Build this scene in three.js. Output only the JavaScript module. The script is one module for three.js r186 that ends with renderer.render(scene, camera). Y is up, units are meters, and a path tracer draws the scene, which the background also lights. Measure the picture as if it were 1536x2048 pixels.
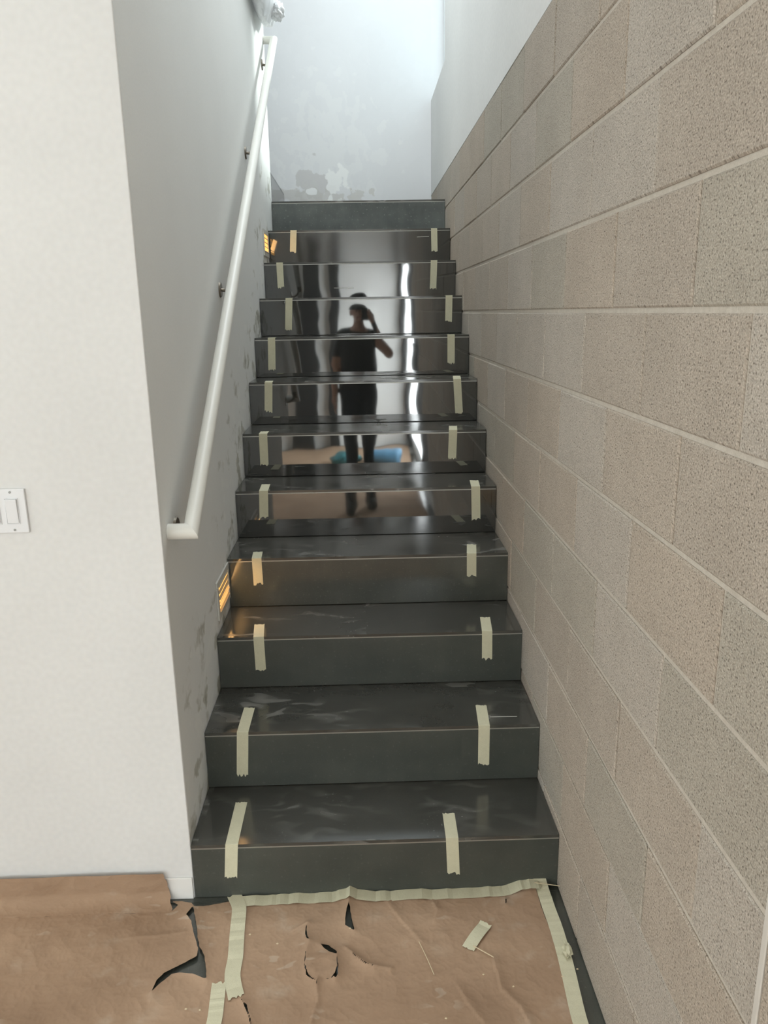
import * as THREE from 'three';
import { RectAreaLightUniformsLib } from 'three/addons/lights/RectAreaLightUniformsLib.js';
import { MarchingCubes } from 'three/addons/objects/MarchingCubes.js';
import { mergeGeometries, mergeVertices } from 'three/addons/utils/BufferGeometryUtils.js';
import { RoundedBoxGeometry } from 'three/addons/geometries/RoundedBoxGeometry.js';

// ---------------------------------------------------------------- camera, sky, daylight, exposure
const scene = new THREE.Scene();
const FOCAL = 1535.44;                                   // pixels in the 1536 x 2048 frame
const camera = new THREE.PerspectiveCamera(2 * Math.atan(1024 / FOCAL) * 180 / Math.PI, 0.75, 0.01, 60);
camera.position.set(0.49624, 1.65365, 1.89422);
camera.rotation.set(-0.254895, -0.027554, -0.016557, 'YXZ');
camera.updateMatrixWorld(true);
scene.add(camera);

scene.background = new THREE.Color().setRGB(0.80, 0.92, 1.0);
RectAreaLightUniformsLib.init();
const renderer = new THREE.WebGLRenderer({ antialias: true });
renderer.toneMapping = THREE.LinearToneMapping;
renderer.toneMappingExposure = 1.0;
renderer.shadowMap.enabled = true;

function daylight(name, w, h, pos, look, rgb, intensity) {
  const l = new THREE.RectAreaLight(new THREE.Color().setRGB(...rgb), intensity, w, h);
  l.name = name; l.position.set(...pos); l.lookAt(...look); scene.add(l);
  return l;
}
// overcast daylight standing in the glazed openings: glazed side, stair window, and added ones out of view
daylight('added_shop_front_daylight', 3.0, 2.45, [-2.5, 1.36, 4.80], [-2.5, 1.36, 0], [0.94, 0.985, 1.0], 1.9);  // unseen shop front, added for more light from behind left
daylight('side_glazing_daylight', 1.50, 1.95, [1.05, 1.12, 3.85], [-3, 1.12, 3.85], [0.92, 0.985, 1.0], 15.0);
daylight('added_room_window_daylight', 2.9, 2.0, [-4.38, 1.6, 2.4], [1, 1.6, 2.4], [0.94, 0.985, 1.0], 3.0);  // unseen window, added to brighten the block wall from the left
daylight('stair_window_daylight', 0.84, 1.56, [1.150, 3.88, -3.60], [-3, 3.88, -3.60], [0.78, 0.91, 1.0], 0.7);
daylight('added_skylight_daylight', 0.90, 2.70, [0.51, 5.19, -1.90], [0.51, 0, -1.90], [0.90, 0.96, 1.0], 6.9);  // unseen skylight, added and sized to light the stairwell from above
// hazy sun coming in through the stair window onto the end of the left wall
const sun = new THREE.DirectionalLight(new THREE.Color().setRGB(1.0, 0.98, 0.96), 5.0);
sun.name = 'hazy_sun'; sun.position.set(1.0 * 6, 0.62 * 6 + 3, -0.5 * 6 - 3); sun.target.position.set(0, 3, -3); sun.castShadow = true; sun.shadow.radius = 22;
sun.shadow.mapSize.set(2048, 2048); Object.assign(sun.shadow.camera, { left: -6, right: 6, top: 6, bottom: -6, near: 0.5, far: 24 });
scene.add(sun, sun.target);

// ---------------------------------------------------------------- helpers
const V = (x, y, z) => new THREE.Vector3(x, y, z);
let seed = 20240611;
const rnd = () => { seed |= 0; seed = seed + 0x6D2B79F5 | 0; let t = Math.imul(seed ^ seed >>> 15, 1 | seed); t = t + Math.imul(t ^ t >>> 7, 61 | t) ^ t; return ((t ^ t >>> 14) >>> 0) / 4294967296; };
const rr = (a, b) => a + (b - a) * rnd();
const clamp = (x, a = 0, b = 1) => Math.min(b, Math.max(a, x));
const sst = (a, b, x) => { const t = clamp((x - a) / (b - a)); return t * t * (3 - 2 * t); };
const lerp = (a, b, t) => a + (b - a) * t;

// periodic gradient noise
function hash(i, j, s) { let h = Math.imul(i, 374761393) ^ Math.imul(j, 668265263) ^ Math.imul(s + 1, 1274126177); h = Math.imul(h ^ h >>> 13, 1274126177); return ((h ^ h >>> 16) >>> 0) / 4294967296; }
const GX = [], GY = []; for (let i = 0; i < 64; i++) { GX.push(Math.cos(i * Math.PI / 32)); GY.push(Math.sin(i * Math.PI / 32)); }
function noise(x, y, per = 0, s = 0) {
  const xi = Math.floor(x), yi = Math.floor(y), fx = x - xi, fy = y - yi;
  const w = (n) => per ? ((n % per) + per) % per : n;
  const x0 = w(xi), x1 = w(xi + 1), y0 = w(yi), y1 = w(yi + 1);
  const g = (i, j, dx, dy) => { const h = hash(i, j, s) * 64 | 0; return GX[h] * dx + GY[h] * dy; };
  const u = fx * fx * fx * (fx * (fx * 6 - 15) + 10), v = fy * fy * fy * (fy * (fy * 6 - 15) + 10);
  return lerp(lerp(g(x0, y0, fx, fy), g(x1, y0, fx - 1, fy), u), lerp(g(x0, y1, fx, fy - 1), g(x1, y1, fx - 1, fy - 1), u), v) * 1.5;
}
function fbm(x, y, oct, per = 0, s = 0) { let a = 0.5, t = 0; for (let o = 0; o < oct; o++) { t += a * noise(x, y, per, s + o); x *= 2; y *= 2; per *= 2; a *= 0.5; } return t; }

// textures computed per texel; fn(u, v) returns [r, g, b] in 0..1 (sRGB for colour maps)
function tex(w, h, metresX, metresY, fn, colour = true) {
  const d = new Uint8Array(w * h * 4);
  for (let j = 0; j < h; j++) for (let i = 0; i < w; i++) {
    const c = fn(i / w, j / h), k = (j * w + i) * 4;
    d[k] = clamp(c[0]) * 255; d[k + 1] = clamp(c[1]) * 255; d[k + 2] = clamp(c[2]) * 255; d[k + 3] = 255;
  }
  const t = new THREE.DataTexture(d, w, h, THREE.RGBAFormat);
  t.magFilter = THREE.LinearFilter; t.minFilter = THREE.LinearMipmapLinearFilter; t.generateMipmaps = true;
  t.wrapS = t.wrapT = THREE.RepeatWrapping; t.repeat.set(1 / metresX, 1 / metresY);
  if (colour) t.colorSpace = THREE.SRGBColorSpace;
  t.needsUpdate = true;
  return t;
}
const grey = (f) => (u, v) => { const g = f(u, v); return [g, g, g]; };
const mix3 = (a, b, t) => [lerp(a[0], b[0], t), lerp(a[1], b[1], t), lerp(a[2], b[2], t)];
const rgb255 = (r, g, b) => [r / 255, g / 255, b / 255];

// box-projected uv in metres, with an offset so that alike pieces differ
function metreUV(g, ou = 0, ov = 0) {
  const p = g.attributes.position, n = g.attributes.normal, uv = new Float32Array(p.count * 2);
  for (let i = 0; i < p.count; i++) {
    const ax = Math.abs(n.getX(i)), ay = Math.abs(n.getY(i)), az = Math.abs(n.getZ(i));
    let u, v;
    if (ax >= ay && ax >= az) { u = p.getZ(i); v = p.getY(i); } else if (ay >= az) { u = p.getX(i); v = p.getZ(i); } else { u = p.getX(i); v = p.getY(i); }
    uv[2 * i] = u + ou; uv[2 * i + 1] = v + ov;
  }
  g.setAttribute('uv', new THREE.BufferAttribute(uv, 2));
  return g;
}
function box(x0, x1, y0, y1, z0, z1) {
  const g = new THREE.BoxGeometry(Math.abs(x1 - x0), Math.abs(y1 - y0), Math.abs(z1 - z0));
  g.translate((x0 + x1) / 2, (y0 + y1) / 2, (z0 + z1) / 2);
  return metreUV(g);
}
function rbox(x0, x1, y0, y1, z0, z1, r = 0.002, seg = 2) {
  const g = new RoundedBoxGeometry(x1 - x0, y1 - y0, z1 - z0, seg, r);
  g.translate((x0 + x1) / 2, (y0 + y1) / 2, (z0 + z1) / 2);
  return metreUV(g);
}
const used = new Map();
function numbered(n) { const k = used.get(n) ?? 0; used.set(n, k + 1); return k ? n + '_' + String(k).padStart(3, '0') : n; }
function shade(m) { m.castShadow = m.receiveShadow = true; return m; }
function flat(g) { return g.index ? g.toNonIndexed() : g; }
function merge(list) { return list.length === 1 ? list[0] : mergeGeometries(list.map((g) => { const f = flat(g); for (const k of Object.keys(f.attributes)) if (!['position', 'normal', 'uv'].includes(k)) f.deleteAttribute(k); return f; })); }
function part(name, geos, mat, parent) {
  const m = shade(new THREE.Mesh(Array.isArray(geos) ? merge(geos) : geos, mat)); m.name = name; parent.add(m); return m;
}
function struct(name, geos, mat) {
  const m = shade(new THREE.Mesh(Array.isArray(geos) ? merge(geos) : geos, mat)); m.name = name; m.userData.kind = 'structure'; scene.add(m); return m;
}
function group(name, label, category, grp) {
  const o = new THREE.Group(); o.name = numbered(name); o.userData = { label, category }; if (grp) o.userData.group = grp; scene.add(o); return o;
}
function single(name, geos, mat, label, category, grp) {
  const m = shade(new THREE.Mesh(Array.isArray(geos) ? merge(geos) : geos, mat)); m.name = numbered(name); m.userData = { label, category }; if (grp) m.userData.group = grp; scene.add(m); return m;
}
// a pixel of the photograph gives a direction; the plane that the thing lies on gives its distance
const EYE = V(0.49624, 1.65365, 1.89422), TURN = new THREE.Quaternion().setFromEuler(new THREE.Euler(-0.254895, -0.027554, -0.016557, 'YXZ'));   // where the photograph was taken
function along(px, py) { return V((px - 768) / FOCAL, -(py - 1024) / FOCAL, -1).applyQuaternion(TURN); }
function hit(px, py, axis, value) { const d = along(px, py), o = EYE; return o.clone().addScaledVector(d, (value - o[axis]) / d[axis]); }

// ---------------------------------------------------------------- dimensions (metres)
const FY = 0.015;                      // floor level
const XL = -0.0193, XR = 1.0384;       // stair walls
const XM = (XL + XR) / 2, YAW = 0.0065;
const ZB = -4.05;                      // landing back wall
const ZR = 4.83;                       // room back wall
const BLOCK_TOP = 2.4625, COURSE = 0.2035, BLOCK = 0.4035;
// nosing height and riser plane of each step
const STEPS = [[0.1918, 0.005], [0.386, -0.2716], [0.5768, -0.5679], [0.7689, -0.8533], [0.9632, -1.1326], [1.1533, -1.4097], [1.3482, -1.6926], [1.5392, -1.975], [1.7309, -2.2576], [1.9245, -2.5398], [2.1184, -2.8218], [2.3123, -3.1035]];
const TILT = [0, 0, 0, 0, 0, 0, 0, 0, 0, 0.013, 0.008, 0.004];
const riserZ = (k, x, y) => STEPS[k][1] + YAW * (x - XM) + TILT[k] * (y - STEPS[k][0]);

// ---------------------------------------------------------------- materials
const mat = (o) => new THREE.MeshPhysicalMaterial(o);
const plasterBump = tex(512, 512, 0.6, 0.6, grey((u, v) => 0.5 + 0.5 * fbm(u * 12, v * 12, 5, 12, 3)), false);
const plasterCol = tex(512, 512, 2.3, 2.3, (u, v) => { const n = fbm(u * 5, v * 5, 5, 5, 9); const g = 0.89 + 0.022 * n + 0.012 * noise(u * 160, v * 160, 160, 4); return [g, g * 0.995, g * 0.985]; });
const M = {};
M.plaster = mat({ map: plasterCol, bumpMap: plasterBump, bumpScale: 0.0003, roughness: 0.82 });
M.ceiling = mat({ color: 0xe9e7e2, roughness: 0.9 });
M.trimWhite = mat({ color: 0xeceae6, roughness: 0.5 });

// concrete block: ground face with sandy aggregate
const blockTex = tex(1024, 1024, 0.8, 0.8, (u, v) => {
  const g1 = noise(u * 250, v * 250, 250, 1), g2 = noise(u * 420, v * 420, 420, 2), g3 = fbm(u * 40, v * 40, 3, 40, 5), big = fbm(u * 4, v * 4, 4, 4, 7);
  let t = 0.5 + 0.30 * g1 + 0.20 * g2 + 0.10 * g3 + 0.10 * big;
  const pit = sst(0.42, 0.62, noise(u * 190, v * 190, 190, 8)); t -= 0.45 * pit;
  const fleck = sst(0.48, 0.66, noise(u * 230, v * 230, 230, 18)); t += 0.26 * fleck;
  return mix3(rgb255(136, 127, 116), rgb255(221, 211, 198), t);
});
const blockBump = tex(1024, 1024, 0.8, 0.8, grey((u, v) => {
  const g1 = noise(u * 250, v * 250, 250, 1), g2 = noise(u * 420, v * 420, 420, 2), pit = sst(0.40, 0.62, noise(u * 190, v * 190, 190, 8));
  return 0.62 + 0.16 * g1 + 0.10 * g2 - 0.45 * pit;
}), false);
const blockTint = [0xffffff, 0xf8f5f2, 0xfdf9f5, 0xf4f5f2, 0xfbf6f1];
M.block = blockTint.map((c) => mat({ color: c, map: blockTex, bumpMap: blockBump, bumpScale: 0.0022, roughness: 0.92 }));
const mortarTex = tex(512, 512, 0.5, 0.5, (u, v) => { const n = 0.5 + 0.3 * fbm(u * 30, v * 30, 4, 30, 4) + 0.2 * noise(u * 200, v * 200, 200, 5); return mix3(rgb255(176, 167, 154), rgb255(220, 212, 200), n); });
M.mortar = mat({ map: mortarTex, bumpMap: blockBump, bumpScale: 0.0008, roughness: 0.92 });
M.sealant = mat({ color: 0xd2ccc3, roughness: 0.7 });

// dark polished tile of the stairs and the floor
const tileCol = tex(1024, 1024, 1.2, 1.2, (u, v) => {
  const a = fbm(u * 5, v * 5, 5, 5, 11), b = fbm(u * 40, v * 12, 4, 0, 13), c = noise(u * 300, v * 300, 300, 3);
  const t = 0.5 + 0.42 * a + 0.12 * c;
  return mix3(rgb255(36, 38, 37), rgb255(58, 59, 56), t);
});
const tileRough = tex(512, 512, 1.2, 1.2, grey((u, v) => 0.12 + 0.16 * sst(0.05, 0.5, fbm(u * 6, v * 6, 5, 6, 17))), false);
M.riser = mat({ map: tileCol, roughness: 0.03, ior: 2.33 });
// dusty, unpolished risers: the lowest ones; the landing riser has a paler, speckled map
const dullCol = tex(1024, 1024, 1.2, 1.2, (u, v) => {
  const a = fbm(u * 5, v * 9, 5, 0, 11), c = noise(u * 300, v * 300, 300, 3), w = fbm(u * 30, v * 8, 4, 0, 19), speck = sst(0.6, 0.7, noise(u * 130, v * 130, 0, 21));
  return mix3(mix3(rgb255(58, 62, 58), rgb255(85, 86, 79), 0.5 + 0.5 * a + 0.1 * c + 0.15 * w), rgb255(120, 120, 114), 0.22 * speck);
});
M.riserDull = mat({ map: dullCol, roughness: 0.42, ior: 1.5 });
M.riserTop = mat({ map: tileCol, roughness: 0.075, ior: 2.1 });
const paleCol = tex(512, 512, 1.2, 1.2, (u, v) => { const a = fbm(u * 4, v * 8, 5, 0, 211), b = fbm(u * 26, v * 14, 4, 0, 213), sp = sst(0.6, 0.72, noise(u * 110, v * 110, 0, 217)); return mix3(mix3(rgb255(66, 71, 69), rgb255(112, 116, 112), 0.5 + 0.55 * a + 0.25 * b), rgb255(160, 162, 158), 0.5 * sp); });
M.riserPale = mat({ map: paleCol, roughness: 0.45, ior: 1.5 });
M.riserHalf = mat({ map: dullCol, roughness: 0.16, ior: 1.8 });
const dustTone = (u, v) => {
  const w = fbm(u * 6, v * 10, 3, 0, 23);
  const scuff = sst(-0.05, 0.6, noise(u * 12 + w * 1.6, v * 30 + w * 2.2, 0, 5)) * sst(-0.15, 0.45, fbm(u * 3.5, v * 5, 3, 0, 41));
  const film = 0.5 + 0.6 * fbm(u * 4, v * 6, 4, 0, 29);
  const speck = sst(0.6, 0.72, noise(u * 150, v * 150, 0, 6)) * sst(0.15, 0.35, fbm(u * 8, v * 8, 2, 0, 47));
  return clamp(0.28 * film + 0.62 * scuff + 0.3 * speck);
};
const DN = 768, dustField = new Float32Array(DN * DN); for (let j = 0; j < DN; j++) for (let i = 0; i < DN; i++) dustField[j * DN + i] = dustTone(i / DN, j / DN);
const dustAt = (u, v) => dustField[Math.min(DN - 1, Math.round(v * DN)) * DN + Math.min(DN - 1, Math.round(u * DN))];
const treadCol = tex(DN, DN, 1.25, 1.25, (u, v) => {
  const a = fbm(u * 5, v * 5, 4, 5, 11), c = noise(u * 300, v * 300, 300, 3);
  return mix3(mix3(rgb255(48, 49, 46), rgb255(68, 67, 62), 0.5 + 0.4 * a + 0.1 * c), rgb255(152, 149, 142), 0.8 * dustAt(u, v));
});
const treadRough = tex(DN, DN, 1.25, 1.25, grey((u, v) => 0.06 + 0.5 * dustAt(u, v)), false);
M.tread = mat({ map: treadCol, roughnessMap: treadRough, roughness: 1, ior: 1.75 });
M.floorTile = mat({ map: dullCol, roughnessMap: tileRough, roughness: 1, ior: 1.7 });
M.grout = mat({ color: 0x6f6e69, roughness: 0.9 });
M.trimMetal = mat({ color: 0xb9b8b2, metalness: 0.7, roughness: 0.35 });
M.concrete = mat({ color: 0x4a4845, roughness: 0.95 });
M.chalk = mat({ color: 0xcfccc4, roughness: 0.9 });

// ---------------------------------------------------------------- the shell of the place
// floor: grout bed with dark tiles laid as parts
const floor = struct('floor', box(-4.4, XR + 0.15, FY - 0.14, FY - 0.0015, -0.02, ZR + 0.14), M.grout);
{
  const T = 0.6, gap = 0.0025;
  for (let i = 0; i < 9; i++) for (let j = 0; j < 8; j++) {
    const x1 = XR + 0.005 - i * T, x0 = Math.max(-4.38, x1 - T + gap), z0 = -0.015 + (j ? 0.035 + (j - 1) * T : 0) + (j ? gap : 0), z1 = Math.min(ZR, j ? 0.02 + j * T : 0.02);
    if (z0 > ZR - 0.05) continue;
    part('floor_tile', metreUV(box(x0, x1, FY - 0.01, FY, z0, z1), i * 0.37, j * 0.61), M.floorTile, floor);
  }
}
// left stair wall with plaster smears along the steps; its map is laid in wall metres
const stairLine = (z) => { for (let k = 11; k >= 0; k--) if (z < STEPS[k][1]) return STEPS[k][0]; return 0; };
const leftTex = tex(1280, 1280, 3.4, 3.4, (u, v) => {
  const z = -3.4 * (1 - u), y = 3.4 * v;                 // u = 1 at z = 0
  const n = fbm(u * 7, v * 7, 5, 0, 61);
  let c = [0.925 + 0.016 * n, 0.925 + 0.016 * n, 0.915 + 0.016 * n];  // base paler than the other plaster, making up for missing light
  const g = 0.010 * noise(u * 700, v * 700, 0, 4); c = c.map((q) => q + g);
  const s = -0.682 * z + 0.10;                           // pitch line of the stairs
  const h = y - s;
  if (h > -0.35 && h < 0.55) {
    const f = fbm(z * 5 + 3, y * 6.5, 5, 0, 71), f2 = fbm(z * 11, y * 14, 4, 0, 77);
    const near = sst(0.46, 0.12, h + 0.7 * f2);
    const smear = sst(0.03, 0.13, f + 0.35 * f2 - 0.06) * near;
    c = mix3(c, rgb255(184, 182, 170), 0.75 * smear);
    const dark = sst(0.14, 0.26, f + 0.5 * f2 - 0.06) * near;
    c = mix3(c, rgb255(150, 148, 136), 0.6 * dark);
    const wipe = sst(0.12, 0.2, fbm(z * 6 + 40, y * 9 + 9, 4, 0, 83)) * near;
    c = mix3(c, rgb255(242, 242, 238), 0.6 * wipe);
  }
  return c;
});
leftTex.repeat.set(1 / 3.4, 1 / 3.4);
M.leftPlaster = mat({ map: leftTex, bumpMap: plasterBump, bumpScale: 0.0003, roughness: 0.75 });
const ZE = -3.14;                                        // end of the left stair wall
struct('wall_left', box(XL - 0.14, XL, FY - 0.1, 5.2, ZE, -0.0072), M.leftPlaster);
struct('wall_front', [box(-4.4, XL - 0.141, FY - 0.1, 5.2, -0.14, -0.0071), rbox(-4.4, XL + 0.0003, FY - 0.1, 5.2, -0.007, 0, 0.0032)], M.plaster);
struct('wall_header', box(XL, XR, 2.95, 5.2, 0.0, 0.14), M.plaster);
// room behind the camera
struct('wall_room_left', [box(-4.54, -4.4, FY - 0.1, 0.55, -0.14, ZR + 0.14), box(-4.54, -4.4, 2.65, 3.05, -0.14, ZR + 0.14), box(-4.54, -4.4, 0.55, 2.65, -0.14, 0.9), box(-4.54, -4.4, 0.55, 2.65, 3.9, ZR + 0.14)], M.plaster);
struct('ceiling', box(-4.54, XR + 0.2, 2.95, 3.07, 0.0, ZR + 0.14), M.ceiling);
// back wall of the room, with the opening of the added shop front on its left half
struct('wall_back', [box(-1.0, XR + 0.14, FY - 0.1, 2.95, ZR, ZR + 0.14), box(-4.4, -4.02, FY - 0.1, 2.95, ZR, ZR + 0.14), box(-4.02, -1.0, 2.62, 2.95, ZR, ZR + 0.14), box(-4.02, -1.0, FY - 0.1, 0.10, ZR, ZR + 0.14)], M.plaster);
// landing: back wall with patched plaster, walls of the upper well, its ceiling
const backTex = tex(1024, 1024, 3.0, 3.0, (u, v) => {
  const x = -1.96 + 3.0 * u, y = 2.2 + 3.0 * v;
  const n = fbm(u * 6, v * 6, 5, 0, 101);
  let c = [0.893 + 0.02 * n, 0.893 + 0.02 * n, 0.897 + 0.02 * n];
  const e = (cx, cy, rx, ry) => 1 - Math.hypot((x - cx) / rx, (y - cy) / ry);
  const w = fbm(x * 7, y * 7, 5, 0, 111), w2 = fbm(x * 11 + 5, y * 9, 5, 0, 117);
  c = mix3(c, rgb255(240, 240, 238), 0.3 * sst(0.12, 0.2, 0.45 * e(0.28, 2.75, 0.45, 0.55) + 0.75 * w2 - 0.02));
  c = mix3(c, rgb255(200, 197, 194), 0.6 * sst(0.10, 0.16, 0.5 * e(0.20, 2.56, 0.13, 0.17) + 0.6 * w));
  c = mix3(c, rgb255(202, 199, 194), 0.65 * sst(0.10, 0.16, 0.5 * e(0.26, 2.46, 0.36, 0.07) + 0.6 * w2));
  c = mix3(c, rgb255(246, 246, 244), 0.9 * sst(0.14, 0.19, 0.5 * e(0.36, 2.55, 0.10, 0.15) + 0.6 * w2));
  c = mix3(c, rgb255(247, 247, 246), 0.9 * sst(0.14, 0.19, 0.5 * e(0.17, 2.50, 0.05, 0.03) + 0.5 * w2));
  return c;
});
backTex.offset.set(1.96 / 3, -2.2 / 3); backTex.matrixAutoUpdate = true;
M.backPlaster = mat({ map: backTex, bumpMap: plasterBump, bumpScale: 0.0003, roughness: 0.8 });
struct('wall_landing', box(-1.9, XR + 0.2, 2.0, 5.2, ZB - 0.14, ZB), M.backPlaster);
struct('wall_upper_left', box(-1.9, -1.76, 2.0, 5.2, ZB, ZE + 0.12), M.plaster);
struct('wall_upper_front', box(-1.9, XL - 0.14, 2.0, 5.2, ZE, ZE + 0.12), M.plaster);
struct('ceiling_stairwell', [box(-1.9, 0.04, 5.2, 5.32, ZB - 0.14, 0.14), box(0.98, XR + 0.2, 5.2, 5.32, ZB - 0.14, 0.14), box(0.04, 0.98, 5.2, 5.32, ZB - 0.14, -3.28), box(0.04, 0.98, 5.2, 5.32, -0.52, 0.14)], M.ceiling);

// right wall: plaster above, concrete blocks below
const WZ0 = -4.045, WZ1 = -3.16, WY0 = 3.086, WY1 = 4.68;
struct('wall_right_plaster', [
  box(XR, XR + 0.15, BLOCK_TOP, 5.2, WZ1, 0.14), box(XR, XR + 0.15, BLOCK_TOP, WY0, ZB, WZ1), box(XR, XR + 0.15, WY1, 5.2, ZB, WZ1),
  box(XR + 0.001, XR + 0.15, BLOCK_TOP, 2.95, 0.14, 2.05)], M.plaster);
const blocks = struct('wall_right', box(XR + 0.0042, XR + 0.15, FY - 0.1, BLOCK_TOP, ZB, 2.05), M.mortar);
{
  const CJ = 1.03;                                       // control joint
  const cache = new Map();
  function blockGeo(len, hgt, variant) {                 // chamfered face, sides back to the mortar
    const key = len.toFixed(4) + '/' + hgt.toFixed(4) + '/' + variant; if (cache.has(key)) return cache.get(key);
    const c = 0.0035, d = 0.03, pos = [], L = len / 2, H = hgt / 2;
    const ring = (x, dz, dy) => [[x, -H + dy, -L + dz], [x, -H + dy, L - dz], [x, H - dy, L - dz], [x, H - dy, -L + dz]];
    const A = ring(0, c, c), B = ring(c * 0.8, 0, 0), D = ring(d, 0, 0);
    const quad = (a, b, e, f) => pos.push(...a, ...b, ...e, ...a, ...e, ...f);
    quad(A[0], A[1], A[2], A[3]);
    for (let i = 0; i < 4; i++) { const j = (i + 1) % 4; quad(B[i], B[j], A[j], A[i]); quad(D[i], D[j], B[j], B[i]); }
    const g = new THREE.BufferGeometry(); g.setAttribute('position', new THREE.Float32BufferAttribute(pos, 3)); g.computeVertexNormals();
    const p = g.attributes.position, uv = []; for (let i = 0; i < p.count; i++) uv.push(p.getZ(i) + variant * 0.23, p.getY(i) + variant * 0.17 + Math.abs(p.getX(i)));
    g.setAttribute('uv', new THREE.Float32BufferAttribute(uv, 2)); cache.set(key, g); return g;
  }
  const y00 = 0.0205;
  for (let c = 0; c < 12; c++) {
    const yb = c === 0 ? FY + 0.004 : y00 + c * COURSE + 0.005, yt = (c === 11 ? BLOCK_TOP : y00 + (c + 1) * COURSE - 0.005);
    const odd = c % 2 === 0;                             // bottom course starts on the half
    for (let n = -12; n < 7; n++) {
      let z0 = n * BLOCK + (odd ? 0.21 : 0.008) + 0.0030, z1 = z0 + BLOCK - 0.0060;
      z0 = Math.max(z0, ZB + 0.001); z1 = Math.min(z1, 2.05);
      const spans = (z0 < CJ - 0.03 && z1 > CJ + 0.03) ? [[z0, CJ - 0.006], [CJ + 0.006, z1]] : [[z0 > CJ - 0.03 && z0 < CJ ? CJ + 0.006 : z0, z1 < CJ + 0.03 && z1 > CJ - 0.03 ? CJ - 0.006 : z1]];
      for (const [a, b] of spans) {
        if (b - a < 0.03) continue;
        const mid = (a + b) / 2, under = stairLine(b);   // wholly behind the steps: left out
        if (mid < 0 && yt < stairLine(b) - 0.21) continue;
        const m = part('concrete_block', blockGeo(b - a, yt - yb, Math.floor(rnd() * 7)), M.block[Math.floor(rnd() * M.block.length)], blocks);
        m.position.set(XR + rr(-0.0010, 0.0012), (yb + yt) / 2, mid); m.rotation.y = rr(-0.0012, 0.0012); m.rotation.z = rr(-0.0015, 0.0015);
      }
    }
  }
  part('sealant_joint', rbox(XR - 0.001, XR + 0.02, FY, BLOCK_TOP, CJ - 0.0065, CJ + 0.0065, 0.002), M.sealant, blocks);
}
// glazed side of the room beyond the block wall, and its dark corner post
struct('wall_side_head', [box(XR, XR + 0.15, 2.7, 2.95, 2.05, ZR), box(XR, XR + 0.15, 2.15, 2.6995, 3.06, ZR), box(XR, XR + 0.15, FY + 0.06, 2.1495, 4.661, ZR), box(XR, XR + 0.15, FY - 0.1, FY + 0.06, 2.05, ZR)], M.plaster);
M.frameDark = mat({ color: 0x2a2b2b, metalness: 0.3, roughness: 0.45 });
M.frameAlu = mat({ color: 0xc9ccce, metalness: 0.6, roughness: 0.35 });
M.frameWhite = mat({ color: 0xe8ecec, roughness: 0.4 });
M.glass = mat({ color: 0xf4fbfa, transmission: 1, thickness: 0, roughness: 0.0, ior: 1.5 });
M.postDark = mat({ color: 0x1c1b1a, roughness: 0.6 });
function glazing(name, axis, at, a0, a1, y0, y1, cuts, frameMat, w = 0.05, depth = 0.06) {
  // axis 'x': the pane lies in the plane x = at and runs along z; axis 'z': plane z = at, runs along x
  const B = (p0, p1, q0, q1, d0, d1) => axis === 'y' ? rbox(q0, q1, at + d0, at + d1, p0, p1, 0.004) : axis === 'x' ? rbox(at + d0, at + d1, q0, q1, p0, p1, 0.004) : rbox(p0, p1, q0, q1, at + d0, at + d1, 0.004);
  const g = new THREE.Group(); g.name = name; g.userData.kind = 'structure'; scene.add(g);
  part('window_frame', [B(a0, a1, y0, y0 + w, -depth / 2, depth / 2), B(a0, a1, y1 - w, y1, -depth / 2, depth / 2), B(a0, a0 + w, y0 + w, y1 - w, -depth / 2, depth / 2), B(a1 - w, a1, y0 + w, y1 - w, -depth / 2, depth / 2)], frameMat, g);
  const edges = [a0 + w, ...cuts, a1 - w];
  for (const c of cuts) part('mullion', B(c - w / 2, c + w / 2, y0 + w, y1 - w, -depth / 2, depth / 2), frameMat, g);
  for (let i = 0; i + 1 < edges.length; i++) part('pane', B(edges[i] + (i ? w / 2 : 0), edges[i + 1] - (i + 2 < edges.length ? w / 2 : 0), y0 + w, y1 - w, -0.003, 0.003), M.glass, g);
  return g;
}
glazing('window_1', 'x', XR + 0.113, WZ0, WZ1, WY0, WY1, [], M.frameWhite, 0.045, 0.05);
glazing('added_window_4', 'x', -4.47, 0.9, 3.9, 0.55, 2.65, [1.9, 2.9], M.frameAlu);  // glazing of the added room window, out of view
glazing('added_window_5', 'y', 5.26, -3.28, -0.52, 0.04, 0.98, [], M.frameWhite, 0.04, 0.05);  // glazing of the added skylight, out of view
glazing('added_window_2', 'z', ZR + 0.07, -4.02, -1.0, 0.10, 2.62, [-3.0, -2.0], M.frameAlu);  // glazing of the added shop front, out of view
glazing('window_3', 'x', XR + 0.08, 3.06, 4.66, FY + 0.06, 2.15, [], M.frameAlu, 0.05);
{ // dark door between the block wall and the side glazing, in an aluminium frame
  const d = new THREE.Group(); d.name = 'door_1'; d.userData.kind = 'structure'; scene.add(d);
  part('door_panel', rbox(XR + 0.03, XR + 0.07, FY + 0.062, 2.66, 2.12, 3.02, 0.004), M.postDark, d);
  part('door_frame', [rbox(XR + 0.005, XR + 0.1, FY + 0.061, 2.699, 2.055, 2.115, 0.004), rbox(XR + 0.005, XR + 0.1, FY + 0.061, 2.699, 3.02, 3.058, 0.004), rbox(XR + 0.005, XR + 0.1, 2.66, 2.699, 2.115, 3.02, 0.004)], M.frameAlu, d);
  part('door_handle', rbox(XR - 0.02, XR + 0.03, 1.0, 1.3, 2.93, 2.955, 0.006), M.frameAlu, d);
}

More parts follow.
